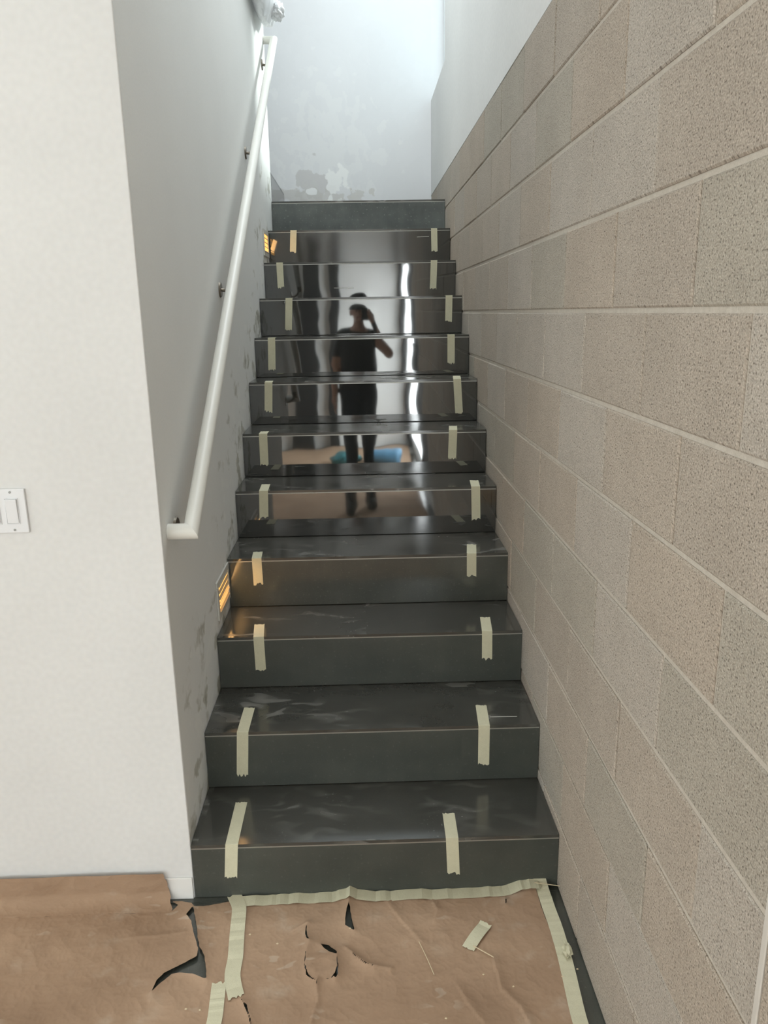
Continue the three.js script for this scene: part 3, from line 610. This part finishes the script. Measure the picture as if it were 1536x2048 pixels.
// the sheet on the left, turned up against the front wall
const SEAM = 0.118, ZU = 0.055;
{
  const near = [[-0.9, ZU], ...[[660, 236], [700, 236], [734, 244], [745, 258], [800, 252], [845, 243], [888, 236]].map((p) => C5(...p)), [SEAM, 0.03], [SEAM, 0.5], [-0.9, 0.5]];
  near.splice(1, 0, [-0.075, ZU], [-0.06, 0.03]);
  const g1 = sheet(near, tears.slice(0, 1).concat([tears[5]]), -0.9, SEAM, -0.02, 0.5, 0.0035, paperY, 0.0015);
  const g2 = sheet([[-4.36, ZU], [-0.9, ZU], [-0.9, 0.5], [-4.36, 0.5]], [], -4.36, -0.9, ZU, 0.5, 0.05, paperY, 0);
  // upturn: quarter bend, then up the wall
  const nu = 260, nv = 14, pos = [], uv = [], idx = [];
  for (let i = 0; i <= nu; i++) for (let j = 0; j <= nv; j++) {
    const t = j / nv, xr = i === nu ? lerp(-0.075, -0.100, t) + 0.006 * noise(t * 6, 1, 0, 3) : 0, q = Math.pow(i / nu, 0.45);
    const xe = lerp(-0.075, -0.100, t) + 0.006 * noise(t * 6, 1, 0, 3), x = lerp(-4.36, xe, q);
    const top = 0.113 + 0.006 * noise(x * 5, 2, 0, 9), wav = 0.004 * noise(x * 9, t * 2, 0, 19) + 0.003;
    const y0 = paperY(x, ZU), a = clamp(t / 0.55) * Math.PI / 2;
    const y = t < 0.55 ? lerp(y0, 0, 0) + (1 - Math.cos(a)) * 0.035 : y0 + 0.035 + (t - 0.55) / 0.45 * (top - y0 - 0.035), z = t < 0.55 ? ZU - Math.sin(a) * (ZU - 0.008 - wav) : 0.008 + wav + 0.004 * ((t - 0.55) / 0.45);
    pos.push(x, y, z); uv.push(x, z < ZU ? -t * 0.15 + ZU : z);
  }
  for (let i = 0; i < nu; i++) for (let j = 0; j < nv; j++) { const a = i * (nv + 1) + j, b = a + nv + 1; idx.push(a, b, a + 1, a + 1, b, b + 1); }
  const g3 = new THREE.BufferGeometry(); g3.setAttribute('position', new THREE.Float32BufferAttribute(pos, 3)); g3.setAttribute('uv', new THREE.Float32BufferAttribute(uv, 2)); g3.setIndex(idx); g3.computeVertexNormals();
  const g4 = sheet([[-4.36, 0.5], [SEAM, 0.5], [SEAM, 4.73], [-4.36, 4.73]], [], -4.36, SEAM, 0.5, 4.73, 0.06, paperY, 0);
  single('paper_sheet', [g1, g2, g3, g4], M.paper, 'brown floor protection paper curling up against the white wall, torn at its edge', 'paper');
}
{
  const edge = [0.36, 0.5, 0.65, 0.8, 0.9, 0.972].map((x) => [x, riserZ(0, x, 0.1) + 0.014]);
  const right = [[1072, 1790], [1100, 1862], [1125, 1940], [1160, 2048]].map((p) => PX(...p));
  const near = [[SEAM - 0.012, 0.012], [0.26, 0.006], ...edge, ...right, [0.985, 0.5], [SEAM - 0.012, 0.5]];
  const g1 = sheet(near, tears.slice(1), SEAM - 0.012, 1.03, -0.03, 0.5, 0.0035, (x, z) => paperY(x, z) + 0.0006, 0.0012);
  const g2 = sheet([[SEAM - 0.012, 0.5], [0.985, 0.5], [0.97, 4.73], [SEAM - 0.012, 4.73]], [], SEAM - 0.012, 0.985, 0.5, 4.73, 0.06, (x, z) => paperY(x, z) + 0.0006, 0);
  single('paper_sheet', [g1, g2], M.paper, 'torn brown floor protection paper taped down in front of the bottom step', 'paper');
}
// tape along the edges of the paper
function floorTape(centres, width, label, lift = 0.0012, wave = 0.003) {
  const rows = [], pts = centres.map(([x, z]) => V(x, 0, z)), c = new THREE.CatmullRomCurve3(pts, false, 'centripetal'), n = Math.max(8, Math.round(c.getLength() / 0.012));
  for (let i = 0; i <= n; i++) {
    const p = c.getPoint(i / n), t = c.getTangent(i / n), side = V(t.z, 0, -t.x).normalize().multiplyScalar(-1);
    p.y = paperY(p.x, p.z) + lift + wave * Math.abs(noise(i * 0.31, p.x * 5, 0, 401)); rows.push({ p, nrm: V(0, 1, 0), side });
  }
  return single('floor_tape', ribbon(rows, width, 0.004, 0.006), M.tape, label, 'tape');
}
const mid = (a, b) => { const p = PX(...a), q = PX(...b); return [(p[0] + q[0]) / 2, (p[1] + q[1]) / 2]; };
floorTape([0.10, 0.18, 0.26, 0.36, 0.43, 0.50, 0.60, 0.70, 0.80, 0.87, 0.93, 0.985].map((x, i) => [x, riserZ(0, x, 0.1) + 0.021 + [0.006, 0.004, 0, 0.001, -0.002, 0.002, 0, 0.001, -0.001, 0.001, -0.004, -0.003][i]]), 0.040, 'wrinkled masking tape along the paper edge at the foot of the bottom riser', 0.0016, 0.006);
floorTape([mid([1064, 1770], [1090, 1768]), mid([1076, 1800], [1102, 1795]), mid([1098, 1860], [1126, 1855]), mid([1118, 1930], [1146, 1925]), mid([1145, 2048], [1177, 2048]), [0.982, 0.60], [0.98, 0.95]], 0.037, 'long masking tape strip along the paper edge beside the concrete block wall');
floorTape([C5(900, 216), C5(918, 262), C5(917, 300), C5(912, 350), C5(908, 400), C5(905, 450), C5(893, 530), C5(908, 612)], 0.040, 'short masking tape strip over the paper seam, torn at both ends', 0.0022, 0.004);
floorTape([C5(842, 552), C5(834, 620), C5(822, 707), [0.10, 0.55], [0.096, 0.8]], 0.036, 'masking tape strip continuing the paper seam towards the room', 0.0012, 0.003);

// ---------------------------------------------------------------- litter on the paper
M.straw = mat({ color: 0xd9c8a8, roughness: 0.8 });
{
  const a = PX(972, 1850), b = PX(936, 1899), n = 8, rows = [];
  for (let i = 0; i <= n; i++) { const x = lerp(a[0], b[0], i / n), z = lerp(a[1], b[1], i / n), d = V(b[0] - a[0], 0, b[1] - a[1]).normalize(); rows.push({ p: V(x, paperY(x, z) + 0.003 + 0.006 * Math.sin(i / n * Math.PI) + (i === 0 ? 0.004 : 0), z), nrm: V(0, 1, 0), side: V(-d.z, 0, d.x) }); }
  single('tape_scrap', ribbon(rows, 0.034, 0.002, 0.002), M.tape, 'loose curled scrap of masking tape lying on the brown paper', 'tape');
}
function stick(p0, p1, r, label, bend = 0) {
  const [ax, az] = PX(...p0), [bx, bz] = PX(...p1), pts = [];
  for (let i = 0; i <= 6; i++) { const t = i / 6, x = lerp(ax, bx, t) + bend * Math.sin(t * 3.1), z = lerp(az, bz, t); pts.push(V(x, Math.max(paperY(ax, az), paperY(bx, bz), paperY(x, z)) + r + 0.001, z)); }
  return single('straw', metreUV(new THREE.TubeGeometry(new THREE.CatmullRomCurve3(pts), 10, r, 7)), M.straw, label, 'straw');
}
stick([838, 1886], [868, 1952], 0.0011, 'long thin straw lying alone on the brown paper', 0.001);
stick([946, 1896], [987, 1919], 0.0013, 'short bent straw sticking out from under the tape scrap', 0.0005);
stick([1068, 1780], [1119, 1787], 0.0011, 'thin pale straw at the foot of the bottom riser beside the block wall');
{ // crumpled ball of tape against the paper edge
  const [x, z] = PX(1134, 1908), g = new THREE.IcosahedronGeometry(0.013, 3), p = g.attributes.position, q = V(0, 0, 0);
  for (let i = 0; i < p.count; i++) { q.fromBufferAttribute(p, i); const n = q.clone().normalize(), f = 1 + 0.55 * noise(n.x * 2.3 + 5, n.y * 2.3 + n.z * 1.7, 0, 501) + 0.25 * noise(n.x * 6, n.z * 6 + n.y * 3, 0, 503); p.setXYZ(i, q.x * f * 0.9, q.y * f * 0.9, q.z * f * 1.5); }
  g.computeVertexNormals(); g.translate(x, FY + 0.016, z);
  single('tape_ball', g, M.tape, 'crumpled wad of masking tape at the paper edge by the block wall', 'tape');
}
{
  const crumbs = [[1155, 1937], [1125, 1955], [967, 1950], [1027, 1974], [892, 2038], [700, 1862], [372, 2020], [400, 2022], [500, 1870], [555, 1888]];
  crumbs.forEach(([px, py], i) => {
    const [x, z] = PX(px, py), g = new THREE.IcosahedronGeometry(0.0022, 1); const p = g.attributes.position; for (let k = 0; k < p.count; k++) { const f = 1 + 0.4 * noise(p.getX(k) * 900 + i, p.getZ(k) * 900, 0, 601); p.setXYZ(k, p.getX(k) * f * 1.4, p.getY(k) * f * 0.7, p.getZ(k) * f); }
    g.computeVertexNormals(); g.translate(x, (i < 1 ? FY : paperY(x, z)) + 0.0014, z);
    single('crumb', g, M.straw, 'tiny pale crumb of debris lying on the floor covering', 'crumb', 'crumbs on the floor');
  });
}

// ---------------------------------------------------------------- plastic wrapped lamp high on the left wall
M.plastic = mat({ color: 0xf8f9fa, roughness: 0.3, transmission: 0.2, thickness: 0, side: THREE.DoubleSide });
{
  const g = group('wrapped_wall_lamp', 'wall lamp wrapped in thin white plastic sheet with a twisted tail', 'lamp');
  const body = new THREE.SphereGeometry(1, 72, 48), p = body.attributes.position, q = V(0, 0, 0);
  for (let i = 0; i < p.count; i++) {
    q.fromBufferAttribute(p, i); const a = Math.atan2(q.y, q.z);
    const fold = 0.07 * Math.abs(noise(a * 5, q.x * 1.3, 0, 701)) + 0.05 * noise(a * 11, q.x * 2.5, 0, 703);
    const s = 1 + fold;
    p.setXYZ(i, Math.max(0.002, 0.055 + q.x * 0.075 * s), q.y * 0.27 * s, q.z * 0.50 * s);
  }
  body.computeVertexNormals(); part('plastic_wrap', metreUV(body), M.plastic, g);
  const tail = new THREE.SphereGeometry(1, 40, 28), tp = tail.attributes.position;
  for (let i = 0; i < tp.count; i++) { q.fromBufferAttribute(tp, i); const a = Math.atan2(q.y, q.x), s = 1 + 0.35 * noise(a * 2.2, q.z * 2.5, 0, 711) + 0.2 * noise(a * 6, q.z * 5, 0, 713); tp.setXYZ(i, q.x * 0.036 * s, q.y * 0.042 * s, q.z * 0.045 * s); }
  tail.computeVertexNormals(); tail.translate(0.118, -0.205, -0.12); part('plastic_tail', metreUV(tail), M.plastic, g);
  part('lamp_body', rbox(0.001, 0.06, -0.08, 0.16, -0.2, 0.2, 0.02), M.trimWhite, g);
  g.position.set(XL, 3.415, -2.62);
}
// bead chain of the window blind
M.bead = mat({ color: 0xb9c4c6, roughness: 0.4 });
{
  const a = [], zc = -3.215, xb = XR + 0.07;
  for (let i = 0; i < 60; i++) { const s = new THREE.SphereGeometry(0.0022, 6, 5), t = i * 0.006; s.translate(xb, 3.30 + t, zc); a.push(s); }
  for (let i = 0; i < 60; i++) { const s = new THREE.SphereGeometry(0.0022, 6, 5), t = i * 0.006; s.translate(xb, 3.30 + t, zc + 0.018); a.push(s); }
  for (let i = 1; i < 6; i++) { const s = new THREE.SphereGeometry(0.0022, 6, 5), t = i / 6 * Math.PI; s.translate(xb, 3.30 - 0.009 * Math.sin(t), zc + 0.009 - 0.009 * Math.cos(t)); a.push(s); }
  single('blind_chain', a, M.bead, 'looped bead chain of the window blind hanging in the stair window', 'chain');
}

// ---------------------------------------------------------------- the room mirrored in the risers
for (const [x0, x1, label] of [[-0.44, -0.165, 'wide dark post standing against the white back wall of the room'], [0.0, 0.125, 'narrow dark post standing against the white back wall of the room'], [0.985, 1.036, 'dark corner post between the back wall and the side glazing']])
  single('dark_post', rbox(x0, x1, FY, 2.72, x0 > 0.9 ? 4.68 : ZR - 0.09, ZR - 0.001, 0.006), M.postDark, label, 'post');
M.bluePlastic = mat({ color: 0x5f8fb0, roughness: 0.5 });
M.tealPlastic = mat({ color: 0x3f7f86, roughness: 0.5 });
{
  const prof = []; for (let i = 0; i <= 10; i++) prof.push(new THREE.Vector2(0.068 + 0.003 * Math.sin(i * 2.1), -0.2 + i * 0.04)); prof.unshift(new THREE.Vector2(0.02, -0.2)); prof.push(new THREE.Vector2(0.02, 0.2));
  const g = new THREE.LatheGeometry(prof, 28); g.rotateZ(Math.PI / 2); g.rotateY(0.2); g.translate(0.66, FY + 0.08, 3.75);
  single('plastic_roll', metreUV(g), M.bluePlastic, 'blue roll of plastic sheeting lying on the paper behind the photographer', 'roll');
  const b = new THREE.SphereGeometry(0.13, 36, 24), p = b.attributes.position; for (let i = 0; i < p.count; i++) { const s = 1 + 0.3 * noise(p.getX(i) * 14, p.getZ(i) * 14 + p.getY(i) * 9, 0, 801); p.setXYZ(i, p.getX(i) * s * 1.3, Math.max(-0.04, p.getY(i) * s * 0.5), p.getZ(i) * s); } b.computeVertexNormals(); b.translate(0.25, FY + 0.05, 3.8);
  single('cloth_bundle', metreUV(b), M.tealPlastic, 'crumpled teal cloth bundle lying on the paper behind the photographer', 'cloth');
}

// ---------------------------------------------------------------- the photographer, mirrored in the risers
{
  const skin = [0.46, 0.27, 0.19], shirt = [0.012, 0.012, 0.014], jeans = [0.014, 0.018, 0.030], shoe = [0.012, 0.011, 0.011];
  const sdCap = (p, a, b, ra, rb) => { const ex = b[0] - a[0], ey = b[1] - a[1], ez = b[2] - a[2], t = clamp(((p[0] - a[0]) * ex + (p[1] - a[1]) * ey + (p[2] - a[2]) * ez) / (ex * ex + ey * ey + ez * ez + 1e-9)); return Math.hypot(p[0] - a[0] - t * ex, p[1] - a[1] - t * ey, p[2] - a[2] - t * ez) - lerp(ra, rb, t); };
  const smin = (a, b, k) => { const h = clamp(0.5 + 0.5 * (b - a) / k); return lerp(b, a, h) - k * h * (1 - h); };
  function field(bones, centre, half, res, k, colourOf) {
    const mc = new MarchingCubes(res, new THREE.MeshStandardMaterial(), false, false, 400000); mc.isolation = 0; mc.reset();
    const st = 2 * half / res;
    for (let z = 0; z < res; z++) for (let y = 0; y < res; y++) for (let x = 0; x < res; x++) {
      const p = [centre[0] - half + x * st, centre[1] - half + y * st, centre[2] - half + z * st]; let d = 10;
      for (const b of bones) { if (b.lo && (p[0] < b.lo[0] || p[1] < b.lo[1] || p[2] < b.lo[2] || p[0] > b.hi[0] || p[1] > b.hi[1] || p[2] > b.hi[2])) continue; d = smin(d, sdCap(p, b.a, b.b, b.r, b.s), b.k ?? k); }
      mc.field[x + y * res + z * res * res] = -d;
    }
    mc.update();
    const n = mc.count, pos = mc.positionArray.slice(0, n * 3), col = new Float32Array(n * 3);
    for (let i = 0; i < n; i++) { for (let c = 0; c < 3; c++) pos[i * 3 + c] = centre[c] + pos[i * 3 + c] * half; const c = colourOf(pos[i * 3], pos[i * 3 + 1], pos[i * 3 + 2]); col.set(c, i * 3); }
    const g = new THREE.BufferGeometry(); g.setAttribute('position', new THREE.BufferAttribute(pos, 3)); g.setAttribute('color', new THREE.BufferAttribute(col, 3));
    const m = mergeVertices(g, 1e-5); m.computeVertexNormals(); return m.toNonIndexed();
  }
  const B = (a, b, r, s, k) => { const m = Math.max(r, s) + 0.12; return { a, b, r, s, k, lo: [0, 1, 2].map((i) => Math.min(a[i], b[i]) - m), hi: [0, 1, 2].map((i) => Math.max(a[i], b[i]) + m) }; };
  const X = 0.43, Z = 2.26;                              // hips over the feet
  const Rs = [X + 0.175, 1.405, Z - 0.03], Re = [0.735, 1.245, Z - 0.16], Rw = [0.575, 1.545, 1.985];
  const Ls = [X - 0.175, 1.405, Z - 0.01], Le = [X - 0.235, 1.12, Z + 0.02], Lw = [X - 0.225, 0.87, Z - 0.06];
  const bones = [
    B([X, 0.93, Z], [X, 1.10, Z], 0.135, 0.140, 0.06), B([X, 1.10, Z], [X, 1.34, Z - 0.01], 0.140, 0.135, 0.06), B([X - 0.07, 0.98, Z], [X - 0.075, 1.3, Z - 0.01], 0.11, 0.115, 0.06), B([X + 0.07, 0.98, Z], [X + 0.075, 1.3, Z - 0.01], 0.11, 0.115, 0.06),
    B([X - 0.14, 1.40, Z - 0.01], [X + 0.14, 1.40, Z - 0.01], 0.078, 0.078, 0.05), B([X, 1.40, Z], [X, 1.53, Z - 0.03], 0.062, 0.055, 0.03),
    B(Rs, Re, 0.062, 0.046, 0.03), B(Re, Rw, 0.043, 0.029, 0.02), B(Ls, Le, 0.062, 0.046, 0.03), B(Le, Lw, 0.043, 0.029, 0.02),
    B([X - 0.085, 0.90, Z], [X - 0.085, 0.49, Z - 0.06], 0.098, 0.062, 0.04), B([X - 0.085, 0.49, Z - 0.06], [X - 0.078, 0.09, Z - 0.11], 0.060, 0.044, 0.02),
    B([X + 0.085, 0.90, Z], [X + 0.085, 0.49, Z], 0.098, 0.062, 0.04), B([X + 0.085, 0.49, Z], [X + 0.085, 0.09, Z + 0.03], 0.060, 0.044, 0.02),
    B([X - 0.078, FY + 0.052, Z - 0.09], [X - 0.085, FY + 0.040, Z - 0.24], 0.050, 0.038, 0.02), B([X + 0.085, FY + 0.052, Z + 0.05], [X + 0.10, FY + 0.040, Z - 0.10], 0.050, 0.038, 0.02),
  ];
  const bodyCol = (x, y, z) => { if (y < 0.10) return shoe; if (y < 0.93 && Math.abs(x - X) < 0.2) return jeans; const arm = Math.abs(x - X) > 0.19 && (x < X ? y < 1.22 : (z < Z - 0.10)); if (arm) return skin; if (y > 1.455 && Math.abs(x - X) < 0.09) return skin; return shirt; };
  const body = field(bones, [X, 0.88, Z - 0.1], 0.90, 150, 0.03, bodyCol);
  // head: face towards the stairs
  const H = [X, 1.635, Z - 0.055];
  const hb = [
    B([H[0], H[1] + 0.035, H[2] + 0.015], [H[0], H[1] + 0.02, H[2] + 0.03], 0.082, 0.085, 0.03), B([H[0], H[1] - 0.02, H[2] - 0.03], [H[0], H[1] - 0.075, H[2] - 0.045], 0.062, 0.042, 0.03),
    B([H[0], H[1] + 0.005, H[2] - 0.085], [H[0], H[1] - 0.022, H[2] - 0.105], 0.010, 0.014, 0.012), B([H[0] - 0.022, H[1] - 0.058, H[2] - 0.083], [H[0] + 0.022, H[1] - 0.058, H[2] - 0.083], 0.010, 0.010, 0.01),
    B([H[0] - 0.080, H[1] + 0.01, H[2] + 0.02], [H[0] - 0.082, H[1] - 0.03, H[2] + 0.015], 0.014, 0.010, 0.008), B([H[0] + 0.080, H[1] + 0.01, H[2] + 0.02], [H[0] + 0.082, H[1] - 0.03, H[2] + 0.015], 0.014, 0.010, 0.008),
    B([H[0], H[1] - 0.06, H[2] + 0.02], [H[0], H[1] - 0.14, H[2] + 0.025], 0.055, 0.058, 0.03), B([H[0] - 0.031, H[1] + 0.008, H[2] - 0.069], [H[0] - 0.030, H[1] + 0.008, H[2] - 0.069], 0.013, 0.013, 0.006), B([H[0] + 0.031, H[1] + 0.008, H[2] - 0.069], [H[0] + 0.030, H[1] + 0.008, H[2] - 0.069], 0.013, 0.013, 0.006)];
  const head = field(hb, [H[0], H[1] - 0.02, H[2]], 0.16, 100, 0.02, (x, y, z) => (y > H[1] - 0.02 && z > H[2] + 0.03) || (y > H[1] + 0.05) ? [0.02, 0.015, 0.012] : (Math.hypot(Math.abs(x - H[0]) - 0.031, y - H[1] - 0.008) < 0.008 && z < H[2] - 0.07 ? [0.03, 0.02, 0.02] : (Math.abs(y - H[1] + 0.058) < 0.004 && z < H[2] - 0.08 ? [0.30, 0.12, 0.10] : skin)));
  // right hand round the phone, left hand hanging
  const P = [0.5, 1.625, 1.918];
  const rightHand = [B(Rw, [0.562, 1.585, 1.958], 0.030, 0.033, 0.02), B([0.566, 1.575, 1.962], [0.553, 1.630, 1.945], 0.024, 0.022, 0.02)];
  [[1.668, 0.30], [1.646, 0.34], [1.624, 0.32], [1.603, 0.26]].forEach(([y, l], i) => { const a = [0.558, y - 0.012, 1.943], b = [0.548, y, 1.917], c = [0.538, y + 0.002, 1.912]; rightHand.push(B(a, b, 0.0095, 0.0088, 0.006), B(b, c, 0.0088, 0.0078, 0.004)); });
  rightHand.push(B([0.556, 1.60, 1.962], [0.535, 1.607, 1.955], 0.012, 0.0105, 0.008), B([0.535, 1.607, 1.955], [0.513, 1.622, 1.945], 0.0105, 0.009, 0.004));
  const leftHand = [B(Lw, [Lw[0], Lw[1] - 0.05, Lw[2] - 0.015], 0.028, 0.030, 0.02), B([Lw[0], Lw[1] - 0.04, Lw[2] - 0.035], [Lw[0], Lw[1] - 0.085, Lw[2] + 0.005], 0.017, 0.017, 0.02)];
  for (let i = 0; i < 4; i++) { const z = Lw[2] - 0.040 + i * 0.0185, y = Lw[1] - 0.09 - (i === 1 || i === 2 ? 0.006 : 0), l = [0.032, 0.036, 0.034, 0.026][i]; rightHand.length; leftHand.push(B([Lw[0], y + 0.012, z], [Lw[0] + 0.002, y - l, z - 0.003], 0.0092, 0.0085, 0.005), B([Lw[0] + 0.002, y - l, z - 0.003], [Lw[0] + 0.012, y - l * 1.75, z - 0.002], 0.0085, 0.0075, 0.004)); }
  leftHand.push(B([Lw[0] + 0.008, Lw[1] - 0.04, Lw[2] - 0.04], [Lw[0] + 0.018, Lw[1] - 0.075, Lw[2] - 0.055], 0.012, 0.0105, 0.008), B([Lw[0] + 0.018, Lw[1] - 0.075, Lw[2] - 0.055], [Lw[0] + 0.020, Lw[1] - 0.105, Lw[2] - 0.052], 0.0105, 0.009, 0.004));
  const sk = () => skin;
  const hr = field(rightHand, [0.55, 1.61, 1.95], 0.105, 80, 0.01, sk), hl = field(leftHand, [Lw[0] + 0.005, Lw[1] - 0.06, Lw[2]], 0.115, 80, 0.01, sk);
  const all = mergeGeometries([body, head, hr, hl]);
  const person = shade(new THREE.Mesh(all, mat({ vertexColors: true, roughness: 0.8 }))); person.name = 'person'; person.position.y = 0.006;
  person.userData = { label: 'person in a dark cap, black shirt and dark trousers holding up a phone', category: 'person' }; scene.add(person);
  M.cap = mat({ color: 0x17171a, roughness: 0.85 });
  const dome = new THREE.SphereGeometry(0.101, 36, 18, 0, Math.PI * 2, 0, Math.PI * 0.52); dome.scale(0.98, 0.86, 1.06); dome.translate(H[0], H[1] + 0.035, H[2] + 0.022);
  const bs = new THREE.Shape(); bs.absellipse(0, 0, 0.086, 0.085, 0, Math.PI); const brim = new THREE.ExtrudeGeometry(bs, { depth: 0.004, bevelEnabled: true, bevelSize: 0.001, bevelThickness: 0.001, curveSegments: 24 });
  brim.rotateX(-Math.PI / 2); brim.rotateX(-0.12); brim.translate(H[0], H[1] + 0.042, H[2] - 0.062);
  part('cap', [metreUV(dome), metreUV(brim)], M.cap, person);
  const ph = group('phone', 'black phone held up in the photographer’s right hand', 'phone'); ph.position.set(...P); ph.rotation.x = -0.2549;
  part('case', rbox(-0.037, 0.037, -0.078, 0.078, -0.0042, 0.0042, 0.0035), mat({ color: 0x111213, roughness: 0.35 }), ph);
  part('screen', rbox(-0.033, 0.033, -0.073, 0.073, 0.0042, 0.0047, 0.0002, 1), mat({ color: 0x050506, roughness: 0.1 }), ph);
}

renderer.render(scene, camera);
